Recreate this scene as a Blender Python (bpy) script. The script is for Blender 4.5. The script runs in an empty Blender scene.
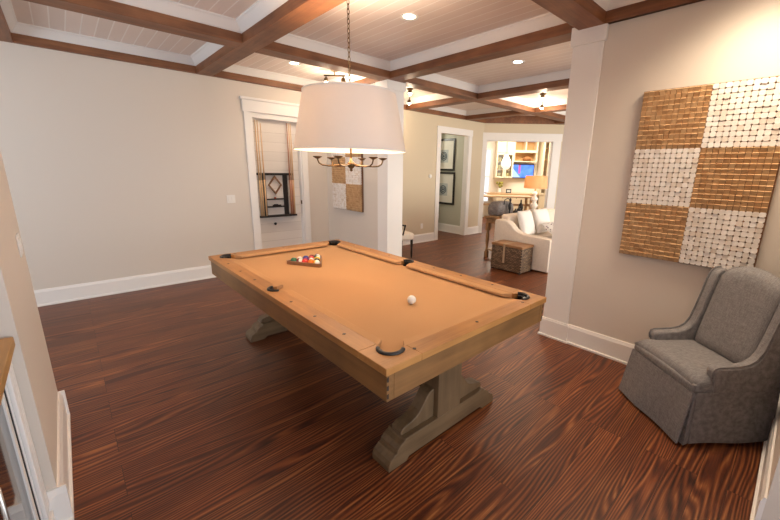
import bpy, bmesh, math, random
from mathutils import Vector, Matrix
random.seed(7)
S = bpy.context.scene
COL = S.collection
PI = math.pi

# ------------------------------------------------------------------ camera
def camera():
    yaw, pitch, roll, F, cx, cy = .7592, .2381, -.0215, 364.76, 414.62, 258.03
    fwd = Vector((math.sin(yaw)*math.cos(pitch), math.cos(yaw)*math.cos(pitch), -math.sin(pitch)))
    right = Vector((math.cos(yaw), -math.sin(yaw), 0)); down = fwd.cross(right)
    r2 = math.cos(roll)*right + math.sin(roll)*down
    d2 = -math.sin(roll)*right + math.cos(roll)*down
    M = Matrix(((r2.x, -d2.x, -fwd.x, 0), (r2.y, -d2.y, -fwd.y, 0), (r2.z, -d2.z, -fwd.z, 1.6), (0, 0, 0, 1)))
    c = bpy.data.cameras.new('camera'); o = bpy.data.objects.new('camera', c); COL.objects.link(o)
    o.matrix_world = M
    c.sensor_width = 36; c.lens = F*36/780
    c.shift_x = (390-cx)/780; c.shift_y = (cy-260)/780
    c.clip_start = .02; c.clip_end = 100
    S.camera = o
camera()

# ------------------------------------------------------------------ world, lights, exposure
W = bpy.data.worlds.new('world'); S.world = W; W.use_nodes = True
W.node_tree.nodes['Background'].inputs[0].default_value = (.92, .95, 1.0, 1)
W.node_tree.nodes['Background'].inputs[1].default_value = .9
S.view_settings.view_transform = 'Standard'; S.view_settings.look = 'None'
S.view_settings.exposure = .58; S.view_settings.gamma = 1; S.view_settings.use_curve_mapping = False

def light(name, kind, loc, power, col, rot=(0, 0, 0), **kw):
    l = bpy.data.lights.new(name, kind); l.energy = power; l.color = col
    for k, v in kw.items(): setattr(l, k, v)
    o = bpy.data.objects.new(name, l); COL.objects.link(o); o.location = loc; o.rotation_euler = rot
    return o
COOL = (.80, .90, 1.0); NEUT = (1.0, .95, .88); WARM = (1.0, .80, .58)
light('window_light_side', 'AREA', (-2.95, 3.9, 1.4), 46, COOL, (0, -PI/2-.6, 0), shape='RECTANGLE', size=2.0, size_y=2.4)
light('window_fill_behind', 'AREA', (1.7, -2.3, 1.1), 68, (.86, .93, 1.0), (PI/2+.85, 0, 0), shape='RECTANGLE', size=3.0, size_y=1.8)  # unseen daylight from behind, tilted up as added fill for the ceiling
light('window_light_living', 'AREA', (7.6, -.9, 1.4), 120, (1.0, .92, .76), (PI/2, 0, 0), shape='RECTANGLE', size=3.0, size_y=2.0)

# ------------------------------------------------------------------ materials
def mat(name, col, rough=.6, metal=0, spec=.5, emit=None, estr=0):
    m = bpy.data.materials.new(name); m.use_nodes = True
    b = m.node_tree.nodes['Principled BSDF']
    b.inputs['Base Color'].default_value = (*col, 1); b.inputs['Roughness'].default_value = rough
    b.inputs['Metallic'].default_value = metal; b.inputs['Specular IOR Level'].default_value = spec
    if emit: b.inputs['Emission Color'].default_value = (*emit, 1); b.inputs['Emission Strength'].default_value = estr
    return m
class NT:
    def __init__(s, m): s.t = m.node_tree; s.b = s.t.nodes['Principled BSDF']
    def n(s, ty, **kw):
        x = s.t.nodes.new(ty)
        for k, v in kw.items():
            if k.startswith('i_'):
                key = k[2:].replace('_', ' ')
                x.inputs[int(key) if key.isdigit() else key].default_value = v
            else: setattr(x, k, v)
        return x
    def l(s, a, b): s.t.links.new(a, b)
    def ramp(s, fac, stops):
        r = s.n('ShaderNodeValToRGB'); e = r.color_ramp.elements
        while len(e) < len(stops): e.new(.5)
        for q, (p, c) in zip(e, stops): q.position = p; q.color = (*c, 1)
        s.l(fac, r.inputs[0]); return r.outputs[0]
    def math(s, op, a, b=None):
        x = s.n('ShaderNodeMath', operation=op)
        for i, v in enumerate((a, b)):
            if v is None: continue
            if isinstance(v, (int, float)): x.inputs[i].default_value = v
            else: s.l(v, x.inputs[i])
        return x.outputs[0]
    def mix(s, fac, a, b, blend='MIX'):
        x = s.n('ShaderNodeMix', data_type='RGBA', blend_type=blend)
        for sock, v in ((x.inputs[0], fac), (x.inputs[6], a), (x.inputs[7], b)):
            if isinstance(v, (int, float)): sock.default_value = v
            elif isinstance(v, tuple): sock.default_value = (*v, 1)
            else: s.l(v, sock)
        return x.outputs[2]
    def bump(s, h, strength=.3, dist=.01):
        x = s.n('ShaderNodeBump', i_Strength=strength, i_Distance=dist); s.l(h, x.inputs['Height']); s.l(x.outputs[0], s.b.inputs['Normal'])
    def pos(s, scale=(1, 1, 1), kind='world'):
        if kind == 'world': o = s.n('ShaderNodeNewGeometry').outputs['Position']
        else: o = s.n('ShaderNodeTexCoord').outputs['Object']
        mp = s.n('ShaderNodeMapping'); mp.inputs['Scale'].default_value = scale
        s.l(o, mp.inputs[0]); return mp.outputs[0]

def wood(name, axis, dark, light_, rough=.45, scale=1.0, kind='object', fine=.5):
    """grain running along one axis"""
    m = mat(name, light_, rough); t = NT(m)
    sc = [26*scale]*3; sc['xyz'.index(axis)] = 1.6*scale
    v = t.pos(tuple(sc), kind)
    n1 = t.n('ShaderNodeTexNoise', i_Scale=1.0, i_Detail=5, i_Roughness=.6, i_Distortion=.4); t.l(v, n1.inputs[0])
    v2 = t.pos((3*scale, 3*scale, 3*scale), kind)
    n2 = t.n('ShaderNodeTexNoise', i_Scale=1.0, i_Detail=3); t.l(v2, n2.inputs[0])
    f = t.math('ADD', t.math('MULTIPLY', n1.outputs[0], fine), t.math('MULTIPLY', n2.outputs[0], 1-fine))
    t.l(t.ramp(f, [(.34, dark), (.64, light_)]), t.b.inputs['Base Color'])
    t.bump(n1.outputs[0], .15, .004)
    return m
def woods(name, dark, light_, **k): return {a: wood(name+'_'+a, a, dark, light_, **k) for a in 'xyz'}

def m_floor():
    m = mat('floor_planks', (.2, .06, .03), .3); t = NT(m)
    v = t.pos((1, 1, 1))
    br = t.n('ShaderNodeTexBrick', offset=.37, offset_frequency=3, i_Color1=(0, 0, 0, 1), i_Color2=(1, 1, 1, 1), i_Mortar=(.5, .5, .5, 1), i_Scale=1.0, i_Mortar_Size=.0012, i_Mortar_Smooth=.2, i_Bias=0.0, i_Brick_Width=2.3, i_Row_Height=.127)
    t.l(v, br.inputs[0])
    off = t.n('ShaderNodeVectorMath', operation='SCALE'); off.inputs['Scale'].default_value = 9.0; t.l(br.outputs[0], off.inputs[0])
    add = t.n('ShaderNodeVectorMath', operation='ADD'); t.l(v, add.inputs[0]); t.l(off.outputs[0], add.inputs[1])
    mp = t.n('ShaderNodeMapping'); mp.inputs['Scale'].default_value = (.11, 1, 1); t.l(add.outputs[0], mp.inputs[0])
    wv = t.n('ShaderNodeTexWave', wave_type='BANDS', bands_direction='Y', wave_profile='SIN', i_Scale=15.0, i_Distortion=44.0, i_Detail=1.5, i_Detail_Scale=.36, i_Detail_Roughness=.55)
    t.l(mp.outputs[0], wv.inputs[0])
    mp2 = t.n('ShaderNodeMapping'); mp2.inputs['Scale'].default_value = (3, 110, 1); t.l(add.outputs[0], mp2.inputs[0])
    nz = t.n('ShaderNodeTexNoise', i_Scale=1.0, i_Detail=4, i_Roughness=.65); t.l(mp2.outputs[0], nz.inputs[0])
    mp3 = t.n('ShaderNodeMapping'); mp3.inputs['Scale'].default_value = (1.1, 4, 1); t.l(add.outputs[0], mp3.inputs[0])
    nb = t.n('ShaderNodeTexNoise', i_Scale=1.0, i_Detail=2); t.l(mp3.outputs[0], nb.inputs[0])
    f = t.math('ADD', t.math('MULTIPLY', wv.outputs[1], .36), t.math('MULTIPLY', nz.outputs[0], .62))
    f = t.math('ADD', f, t.math('MULTIPLY', nb.outputs[0], .32))
    c = t.ramp(f, [(.36, FLOOR[0]), (.58, FLOOR[1]), (.78, FLOOR[2]), (.98, FLOOR[3])])
    shade = t.math('ADD', t.math('MULTIPLY', br.outputs[0], .30), .86)
    sh = t.n('ShaderNodeCombineColor'); [t.l(shade, sh.inputs[i]) for i in range(3)]
    c = t.mix(1.0, c, sh.outputs[0], 'MULTIPLY')
    c = t.mix(br.outputs[1], c, (.02, .008, .005))
    t.l(c, t.b.inputs['Base Color'])
    t.l(t.math('ADD', t.math('MULTIPLY', nz.outputs[0], .2), .30), t.b.inputs['Roughness'])
    t.bump(t.math('SUBTRACT', t.math('MULTIPLY', f, .25), br.outputs[1]), .12, .003)
    return m
FLOOR = [(.024, .0058, .0022), (.098, .0225, .0072), (.180, .052, .0150), (.36, .140, .042)]
M_FLOOR = m_floor()

def m_paint(name, col, rough=.55):
    m = mat(name, col, rough, spec=.3); t = NT(m)
    n = t.n('ShaderNodeTexNoise', i_Scale=180.0, i_Detail=2); t.l(t.pos(), n.inputs[0]); t.bump(n.outputs[0], .04, .002)
    return m
M_WALL = m_paint('wall_paint_greige', (.69, .63, .565))
M_WALLY = m_paint('wall_paint_sand', (.66, .565, .42))
M_TRIM = m_paint('trim_paint_white', (.84, .82, .80), .35)
M_CROWN = m_paint('crown_paint_white', (.78, .76, .74), .4)

def m_planks(name, base, seam, axis, width, rough=.4, line=.07):
    m = mat(name, base, rough); t = NT(m)
    g = t.n('ShaderNodeNewGeometry'); sp = t.n('ShaderNodeSeparateXYZ'); t.l(g.outputs['Position'], sp.inputs[0])
    x = t.math('DIVIDE', sp.outputs['XYZ'.index(axis)], width)
    fr = t.math('FRACT', x); fl = t.math('FLOOR', x)
    wn = t.n('ShaderNodeTexWhiteNoise', noise_dimensions='1D'); t.l(fl, wn.inputs['W'])
    isl = t.math('LESS_THAN', fr, line)
    sc = (30, 2, 30) if axis == 'X' else (2, 30, 30)
    n = t.n('ShaderNodeTexNoise', i_Scale=1.0, i_Detail=3); t.l(t.pos(sc), n.inputs[0])
    dk = tuple(c*.86 for c in base)
    c = t.mix(t.math('ADD', t.math('MULTIPLY', wn.outputs[0], .6), t.math('MULTIPLY', n.outputs[0], .4)), dk, base)
    c = t.mix(isl, c, seam); t.l(c, t.b.inputs['Base Color'])
    t.bump(t.math('SUBTRACT', 1.0, isl), .35, .004)
    return m
M_CEIL = m_planks('ceiling_planks_whitewashed', (.82, .70, .625), (.89, .83, .78), 'X', .115, .32, .09)
M_SHIP = m_planks('shiplap_white', (.80, .75, .70), (.55, .50, .46), 'Z', .14, .45, .035)

def axis_mats(name, dark, light_, **k):
    return {'x': wood(name+'_x', 'x', dark, light_, kind='world', **k), 'y': wood(name+'_y', 'y', dark, light_, kind='world', **k)}
BEAM = axis_mats('beam_stained_wood', (.105, .035, .012), (.27, .108, .042), rough=.5)
BEAM['d'] = BEAM['x']
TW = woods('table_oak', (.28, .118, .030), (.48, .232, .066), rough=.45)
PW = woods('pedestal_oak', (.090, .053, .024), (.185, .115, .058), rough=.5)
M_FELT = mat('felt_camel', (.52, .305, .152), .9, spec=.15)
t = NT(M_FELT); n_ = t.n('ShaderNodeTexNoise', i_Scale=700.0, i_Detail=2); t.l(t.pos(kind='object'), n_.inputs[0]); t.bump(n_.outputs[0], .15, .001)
AW = woods('apron_oak_shaded', (.14, .066, .020), (.27, .132, .043), rough=.48)  # table oak darkened: the apron's shade is put into the colour
M_BLACK = mat('black_leather', (.012, .011, .012), .38)
M_INLAY = mat('dark_inlay', (.03, .015, .01), .5)

def m_cloth(name, c1, c2, scale=300, rough=.9, streak=6):
    m = mat(name, c1, rough, spec=.2); t = NT(m)
    a = t.n('ShaderNodeTexNoise', i_Scale=1.0, i_Detail=2); t.l(t.pos((scale, scale/streak, scale/streak), 'object'), a.inputs[0])
    b = t.n('ShaderNodeTexNoise', i_Scale=1.0, i_Detail=2); t.l(t.pos((scale/streak, scale, scale), 'object'), b.inputs[0])
    f = t.math('MULTIPLY', t.math('ADD', a.outputs[0], b.outputs[0]), .5)
    t.l(t.ramp(f, [(.36, c1), (.64, c2)]), t.b.inputs['Base Color']); t.bump(f, .25, .002)
    return m
M_TWEED = m_cloth('grey_tweed', (.140, .136, .142), (.285, .272, .276), 420, streak=14)
M_CREAM = m_cloth('cream_slipcover', (.72, .62, .52), (.80, .70, .60), 200)
M_PILLOW = m_cloth('white_linen', (.80, .76, .72), (.86, .83, .80), 200)
M_BLOCKN = mat('natural_wood_block', (.42, .22, .085), .8)
t = NT(M_BLOCKN); g_ = t.n('ShaderNodeNewGeometry')
nz_ = t.n('ShaderNodeTexNoise', i_Scale=60.0, i_Detail=3); t.l(t.pos(kind='object'), nz_.inputs[0])
t.l(t.ramp(t.math('ADD', t.math('MULTIPLY', g_.outputs['Random Per Island'], .7), t.math('MULTIPLY', nz_.outputs[0], .3)),
    [(.05, (.48, .285, .135)), (.5, (.57, .365, .19)), (.95, (.63, .43, .24))]), t.b.inputs['Base Color'])
M_BLOCKW = mat('white_wood_block', (.80, .75, .70), .6)
t = NT(M_BLOCKW); g_ = t.n('ShaderNodeNewGeometry')
t.l(t.ramp(g_.outputs['Random Per Island'], [(0, (.70, .62, .55)), (.4, (.80, .75, .71)), (1, (.84, .81, .79))]), t.b.inputs['Base Color'])
M_BACKING = mat('art_backing', (.20, .10, .05), .7)
M_BRONZE = mat('aged_bronze', (.12, .075, .035), .4, .8)
M_BRASS = mat('brass', (.55, .36, .14), .3, .9)
M_DARKWOOD = mat('black_stained_wood', (.018, .013, .011), .6, spec=.3)
M_CUE = wood('cue_maple', 'z', (.58, .37, .20), (.70, .48, .28), .35, 2)
M_CUEBUTT = mat('cue_butt_brown', (.28, .11, .04), .35)
M_WHITEP = mat('white_plastic', (.82, .80, .77), .35)
M_CHROME = mat('brushed_nickel', (.6, .58, .55), .3, .9)
M_GLASSDARK = mat('dark_door_glass', (.012, .010, .010), .05, spec=.9)
M_COUNTERW = wood('bar_counter_wood', 'y', (.38, .20, .06), (.55, .31, .105), .4, 1, 'world')
M_GLOW = mat('lamp_diffuser_glow', (1, .9, .75), .5, emit=(1, .88, .70), estr=9)
M_BULBP = mat('bulb_soft_glow', (1, .9, .75), .5, emit=(1, .80, .55), estr=6)
M_BULB = mat('bulb_glow', (1, .9, .75), .5, emit=(1, .86, .62), estr=30)

def m_shade(name, col, trans=.5):
    m = bpy.data.materials.new(name); m.use_nodes = True; t = m.node_tree; t.nodes.remove(t.nodes['Principled BSDF'])
    d = t.nodes.new('ShaderNodeBsdfDiffuse'); d.inputs[0].default_value = (*col, 1)
    r = t.nodes.new('ShaderNodeBsdfTranslucent'); r.inputs[0].default_value = (*col, 1)
    x = t.nodes.new('ShaderNodeMixShader'); x.inputs[0].default_value = trans
    t.links.new(d.outputs[0], x.inputs[1]); t.links.new(r.outputs[0], x.inputs[2]); t.links.new(x.outputs[0], t.nodes['Material Output'].inputs[0])
    nz = t.nodes.new('ShaderNodeTexNoise'); nz.inputs['Scale'].default_value = 400; bp = t.nodes.new('ShaderNodeBump'); bp.inputs['Strength'].default_value = .1
    t.links.new(nz.outputs[0], bp.inputs['Height']); t.links.new(bp.outputs[0], d.inputs['Normal'])
    return m
M_SHADE = m_shade('linen_shade', (.82, .77, .72), .22)
M_SHADEO = m_shade('amber_shade', (.80, .56, .34), .4)
def m_glass(name):
    m = bpy.data.materials.new(name); m.use_nodes = True; t = m.node_tree; t.nodes.remove(t.nodes['Principled BSDF'])
    a = t.nodes.new('ShaderNodeBsdfTransparent'); g = t.nodes.new('ShaderNodeBsdfGlossy'); g.inputs['Roughness'].default_value = .03
    x = t.nodes.new('ShaderNodeMixShader'); x.inputs[0].default_value = .07
    t.links.new(a.outputs[0], x.inputs[1]); t.links.new(g.outputs[0], x.inputs[2]); t.links.new(x.outputs[0], t.nodes['Material Output'].inputs[0])
    return m
M_GLASS = m_glass('clear_glass')

# ------------------------------------------------------------------ mesh helpers
class MB:
    """collects geometry and links it as ONE mesh object"""
    def __init__(s): s.v = []; s.f = []; s.sm = []
    def add(s, vs, fs, smooth=False):
        o = len(s.v); s.v += [tuple(v) for v in vs]; s.f += [tuple(i+o for i in f) for f in fs]; s.sm += [smooth]*len(fs); return s
    def box(s, x0, x1, y0, y1, z0, z1, M=None):
        vs = [Vector((x, y, z)) for z in (z0, z1) for y in (y0, y1) for x in (x0, x1)]
        if M: vs = [M @ v for v in vs]
        return s.add(vs, [(0, 2, 3, 1), (4, 5, 7, 6), (0, 1, 5, 4), (2, 6, 7, 3), (0, 4, 6, 2), (1, 3, 7, 5)])
    def prism(s, pts, h0, h1, axis='z', M=None, smooth=False):
        """polygon (u,v) pushed along axis. z: (x,y); x: (y,z); y: (x,z)"""
        def P(u, v, h): return {'z': (u, v, h), 'x': (h, u, v), 'y': (u, h, v)}[axis]
        n = len(pts); vs = [Vector(P(*p, h0)) for p in pts]+[Vector(P(*p, h1)) for p in pts]
        if M: vs = [M @ v for v in vs]
        s.add(vs[:0]+vs, [tuple(range(n))[::-1], tuple(range(n, 2*n))]+[(i, (i+1) % n, n+(i+1) % n, n+i) for i in range(n)], smooth); return s
    def lathe(s, prof, seg=24, c=(0, 0, 0), smooth=True, cap=True, M=None):
        vs = []; fs = []
        for r, z in prof:
            for k in range(seg): a = 2*PI*k/seg; vs.append(Vector((c[0]+r*math.cos(a), c[1]+r*math.sin(a), c[2]+z)))
        for i in range(len(prof)-1):
            for k in range(seg):
                k2 = (k+1) % seg; fs.append((i*seg+k, i*seg+k2, (i+1)*seg+k2, (i+1)*seg+k))
        if M: vs = [M @ v for v in vs]
        s.add(vs, fs, smooth)
        if cap:
            s.add([vs[k] for k in range(seg)], [tuple(range(seg))[::-1]])
            s.add(vs[-seg:], [tuple(range(seg))])
        return s
    def tube(s, pts, r, seg=10, closed=False, smooth=True, cap=True):
        pts = [Vector(p) for p in pts]; n = len(pts); rr = r if isinstance(r, (list, tuple)) else [r]*n
        vs = []; fs = []; up = None
        for i, p in enumerate(pts):
            a = pts[(i-1) % n] if (closed or i) else p; b = pts[(i+1) % n] if (closed or i < n-1) else p
            tg = (b-a).normalized()
            if up is None: up = tg.orthogonal().normalized()
            up = (up-tg*up.dot(tg)).normalized(); w = tg.cross(up)
            for k in range(seg): q = 2*PI*k/seg; vs.append(p+rr[i]*(math.cos(q)*up+math.sin(q)*w))
        for i in range(n if closed else n-1):
            j = (i+1) % n
            for k in range(seg): k2 = (k+1) % seg; fs.append((i*seg+k, i*seg+k2, j*seg+k2, j*seg+k))
        s.add(vs, fs, smooth)
        if cap and not closed: s.add(vs[:seg], [tuple(range(seg))[::-1]]); s.add(vs[-seg:], [tuple(range(seg))])
        return s
    def sphere(s, c, r, seg=20, rings=12, sc=(1, 1, 1)):
        prof = [(max(1e-4, math.sin(PI*i/rings)), -math.cos(PI*i/rings)) for i in range(rings+1)]
        M = Matrix.Translation(c) @ Matrix.Diagonal((r*sc[0], r*sc[1], r*sc[2], 1))
        return s.lathe(prof, seg, (0, 0, 0), True, False, M)
    def pillow(s, w, d, h, M=None, nu=16, nv=16, p=3.0):
        """soft cushion w x d x h centred on the origin"""
        vs = []; fs = []
        for sgn in (1, -1):
            o = len(vs)
            for i in range(nu+1):
                for j in range(nv+1):
                    u = -1+2*i/nu; v = -1+2*j/nv
                    z = ((1-abs(u)**p)*(1-abs(v)**p))**.5
                    k = 1-.06*(abs(u*v))**2*0 - .04*(1-abs(u))*(abs(v) > .99) - .04*(1-abs(v))*(abs(u) > .99)
                    vs.append(Vector((u*w/2*k, v*d/2*k, sgn*z*h/2)))
            for i in range(nu):
                for j in range(nv):
                    a = o+i*(nv+1)+j; q = (a, a+nv+1, a+nv+2, a+1); fs.append(q if sgn > 0 else q[::-1])
        if M: vs = [M @ v for v in vs]
        return s.add(vs, fs, True)
    def build(s, name, m, parent=None, bevel=0, seg=2, sub=0, fix=True, weld=True):
        me = bpy.data.meshes.new(name); bm = bmesh.new()
        me.from_pydata(s.v, [], s.f); me.update()
        for p, q in zip(me.polygons, s.sm): p.use_smooth = q
        bm.from_mesh(me)
        if weld: bmesh.ops.remove_doubles(bm, verts=bm.verts, dist=1e-5)
        if fix: bmesh.ops.recalc_face_normals(bm, faces=bm.faces)
        bm.to_mesh(me); bm.free()
        me.materials.append(m)
        o = bpy.data.objects.new(name, me); COL.objects.link(o)
        if parent: o.parent = parent
        if bevel:
            b = o.modifiers.new('bevel', 'BEVEL'); b.width = bevel; b.segments = seg; b.limit_method = 'ANGLE'; b.angle_limit = math.radians(40)
            if seg > 2:
                for p in me.polygons: p.use_smooth = True
        if sub:
            b = o.modifiers.new('sub', 'SUBSURF'); b.levels = sub; b.render_levels = sub
            for p in me.polygons: p.use_smooth = True
        return o
def BX(*a): return MB().box(*a)
def thing(name, label, cat, loc=(0, 0, 0), rz=0, group=None):
    o = bpy.data.objects.new(name, None); o.empty_display_size = .1; COL.objects.link(o); o.location = loc; o.rotation_euler = (0, 0, rz)
    return tag(o, label, cat, group)
def tag(o, label, cat, group=None):
    o['label'] = label; o['category'] = cat
    if group: o['group'] = group
    return o
def struct(name, mb, m, bevel=0, parent=None):
    o = mb.build(name, m, parent, bevel); o['kind'] = 'structure'; return o
def dup(root, loc, rz=None, label=None):
    r = root.copy(); COL.objects.link(r); r.location = loc
    if rz is not None: r.rotation_euler = (0, 0, rz)
    if label: r['label'] = label
    for ch in list(root.children):
        c = ch.copy(); COL.objects.link(c); c.parent = r
        for g in list(ch.children):
            d = g.copy(); COL.objects.link(d); d.parent = c
    return r
def arc(c, r, a0, a1, n=12): return [(c[0]+r*math.cos(a0+(a1-a0)*i/n), c[1]+r*math.sin(a0+(a1-a0)*i/n)) for i in range(n+1)]

# ------------------------------------------------------------------ the setting
WY = 5.75; RX = 3.33; LY = 5.80; BM = 2.75; CZ = 2.93; ND = (math.sqrt(.5), -math.sqrt(.5)); DO = (7.8, 5.8)
struct('floor', BX(-3.3, 15, -2.6, 12, -.05, 0), M_FLOOR)
struct('ceiling', BX(-3.3, 15, -2.6, 12, CZ, CZ+.08), M_CEIL)
# back-left long wall with a doorway-like niche
NX0, NX1, NZ = 2.11, 2.87, 2.36
w = MB(); w.box(-3.3, NX0, WY, WY+.16, 0, CZ); w.box(NX1, 3.48, WY, WY+.16, 0, CZ); w.box(NX0, NX1, WY, WY+.16, NZ, CZ)
struct('wall_back', w, M_WALL)
struct('door_1', BX(NX0, NX1, WY+.085, WY+.16, 0, NZ), M_SHIP)
w = MB(); w.box(NX0-.10, NX0, WY-.022, WY, 0, NZ); w.box(NX1, NX1+.10, WY-.022, WY, 0, NZ)
w.box(NX0-.115, NX1+.115, WY-.028, WY, NZ, NZ+.16); w.box(NX0-.14, NX1+.14, WY-.05, WY, NZ+.16, NZ+.195)
w.box(NX0, NX1, WY, WY+.085, NZ-.07, NZ); w.box(NX0, NX0+.02, WY, WY+.085, 0, NZ-.07); w.box(NX1-.02, NX1, WY, WY+.085, 0, NZ-.07)
struct('trim_1', w, M_TRIM, .003)
def baseboard(name, runs, h=.19):
    """runs: ((x0,y0),(x1,y1),(nx,ny)) along a wall, n pointing into the room"""
    b = MB()
    for (x0, y0), (x1, y1), (nx, ny) in runs:
        d = Vector((x1-x0, y1-y0, 0)); L = d.length; d.normalize(); n = Vector((nx, ny, 0))
        M = Matrix(((d.x, n.x, 0, x0), (d.y, n.y, 0, y0), (0, 0, 1, 0), (0, 0, 0, 1)))
        b.prism([(0, 0), (.03, 0), (.03, .018), (.018, .022), (.018, h-.03), (.012, h-.012), (.009, h), (0, h)], 0, L, 'x', M)
    return struct(name, b, M_TRIM)
baseboard('baseboard_back', [((-3.3, WY), (NX0-.10, WY), (0, -1)), ((NX1+.10, WY), (RX, WY), (0, -1))])
# right wall, columns and the alcove wall
struct('wall_right', BX(RX, RX+.15, -.13, 1.345, 0, CZ), M_WALL)
baseboard('baseboard_right', [((RX, -.13), (RX, 1.345), (-1, 0))])
def column(name, x0, x1, y0, y1):
    c = MB(); c.box(x0, x1, y0, y1, 0, CZ)
    c.box(x0-.018, x1+.018, y0-.018, y1+.018, 2.635, BM+.03)
    c.box(x0-.026, x1+.026, y0-.026, y1+.026, 0, .02); c.box(x0-.015, x1+.015, y0-.015, y1+.015, .02, .175); c.box(x0-.008, x1+.008, y0-.008, y1+.008, .175, .19)
    struct(name, c, M_TRIM, .003)
column('trim_2', 3.312, 3.60, 1.345, 1.595)
column('trim_3', 3.325, 3.615, 4.095, 4.325)
struct('wall_alcove', BX(RX, RX+.15, 4.325, WY, 0, CZ), M_WALL)
baseboard('baseboard_alcove', [((RX, 4.325), (RX, WY), (-1, 0))])
# wall stub in the left foreground and the room beyond it
struct('wall_stub', BX(-.95, -.225, 2.05, 3.0, 0, CZ), M_WALL)
baseboard('baseboard_stub', [((-.225, 2.05), (-.225, 3.0), (1, 0)), ((-.27, 2.05), (-.195, 2.05), (0, -1)), ((-.95, 3.0), (-.195, 3.0), (0, 1))])
w = MB(); LX = -3.1
w.box(LX-.15, LX, -2.6, 3.1, 0, CZ); w.box(LX-.15, LX, 5.5, WY, 0, CZ); w.box(LX-.15, LX, 3.1, 5.5, 0, .3); w.box(LX-.15, LX, 3.1, 5.5, 2.5, CZ)
struct('wall_left', w, M_WALL)
w = MB(); w.box(LX-.06, LX+.02, 3.1, 3.16, .3, 2.5); w.box(LX-.06, LX+.02, 5.44, 5.5, .3, 2.5); w.box(LX-.06, LX+.02, 4.27, 4.33, .3, 2.5)
w.box(LX-.06, LX+.02, 3.1, 5.5, .3, .36); w.box(LX-.06, LX+.02, 3.1, 5.5, 2.44, 2.5)
struct('window_1', w, M_TRIM, .004)
struct('wall_bar', BX(-.95, -.87, -.13, 2.05, 0, CZ), M_WALL)
struct('wall_front', BX(2.1, RX, -.28, -.13, 0, CZ), M_WALL)
baseboard('baseboard_front', [((2.1, -.13), (RX, -.13), (0, 1))])
# living room: wall with doorway to a hall, diagonal wall with a wide opening to the kitchen
w = MB(); w.box(3.48, 6.22, LY, LY+.12, 0, CZ); w.box(7.2, DO[0], LY, LY+.12, 0, CZ); w.box(6.22, 7.2, LY, LY+.12, 2.40, CZ)
struct('wall_living', w, M_WALLY)
baseboard('baseboard_living', [((3.48, LY), (6.10, LY), (0, -1)), ((7.32, LY), (DO[0], LY), (0, -1))])
w = MB(); w.box(6.10, 6.22, LY-.022, LY, 0, 2.40); w.box(7.2, 7.32, LY-.022, LY, 0, 2.40); w.box(6.09, 7.33, LY-.028, LY, 2.40, 2.54)
w.box(6.22, 6.235, LY, LY+.12, 0, 2.4); w.box(7.185, 7.2, LY, LY+.12, 0, 2.4)
struct('trim_4', w, M_TRIM, .003)
M_HALL = m_paint('wall_paint_hall', (.56, .56, .47))
struct('wall_hall', MB().box(7.25, 7.37, LY+.12, 8.6, 0, CZ).box(5.6, 7.37, 8.6, 8.72, 0, CZ).box(5.5, 5.62, LY+.12, 8.72, 0, CZ), M_HALL)
baseboard('baseboard_hall', [((7.25, LY+.12), (7.25, 8.6), (-1, 0)), ((5.62, 8.6), (7.25, 8.6), (0, -1))], .21)
MD = Matrix.Translation((DO[0], DO[1], 0)) @ Matrix.Rotation(-PI/4, 4, 'Z')      # diagonal wall frame: x along it, y beyond it
OS0, OS1, OZ = .08, 1.72, 2.35
w = MB(); w.box(-.02, OS0, 0, .14, 0, CZ, MD); w.box(OS1, 5.2, 0, .14, 0, CZ, MD); w.box(OS0, OS1, 0, .14, OZ, CZ, MD)
struct('wall_diagonal', w, M_WALLY)
w = MB(); w.box(-.06, OS0, -.022, 0, 0, OZ, MD); w.box(OS1, OS1+.2, -.022, 0, 0, OZ, MD); w.box(-.075, OS1+.215, -.028, 0, OZ, OZ+.18, MD)
w.box(OS0, OS0+.015, 0, .14, 0, OZ, MD); w.box(OS1-.015, OS1, 0, .14, 0, OZ, MD); w.box(OS0, OS1, 0, .14, OZ-.015, OZ, MD)
struct('trim_5', w, M_TRIM, .003)
M_KWALL = m_paint('wall_paint_kitchen', (.84, .78, .68))
KT = 3.5
w = MB(); w.box(-1.2, .25, KT, KT+.12, 0, CZ, MD); w.box(.85, 4.4, KT, KT+.12, 0, CZ, MD); w.box(.25, .85, KT, KT+.12, 0, .5, MD); w.box(.25, .85, KT, KT+.12, 2.35, CZ, MD)
w.box(-1.3, -1.18, .14, KT, 0, CZ, MD); w.box(4.3, 4.42, .14, KT, 0, CZ, MD)
struct('wall_kitchen', w, M_KWALL)
w = MB(); w.box(.25, .31, KT-.02, KT+.06, .5, 2.35, MD); w.box(.79, .85, KT-.02, KT+.06, .5, 2.35, MD); w.box(.31, .79, KT-.02, KT+.06, .5, .56, MD); w.box(.31, .79, KT-.02, KT+.06, 2.29, 2.35, MD)
w.box(.31, .79, KT, KT+.04, 1.38, 1.43, MD)
struct('window_2', w, M_TRIM)

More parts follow.
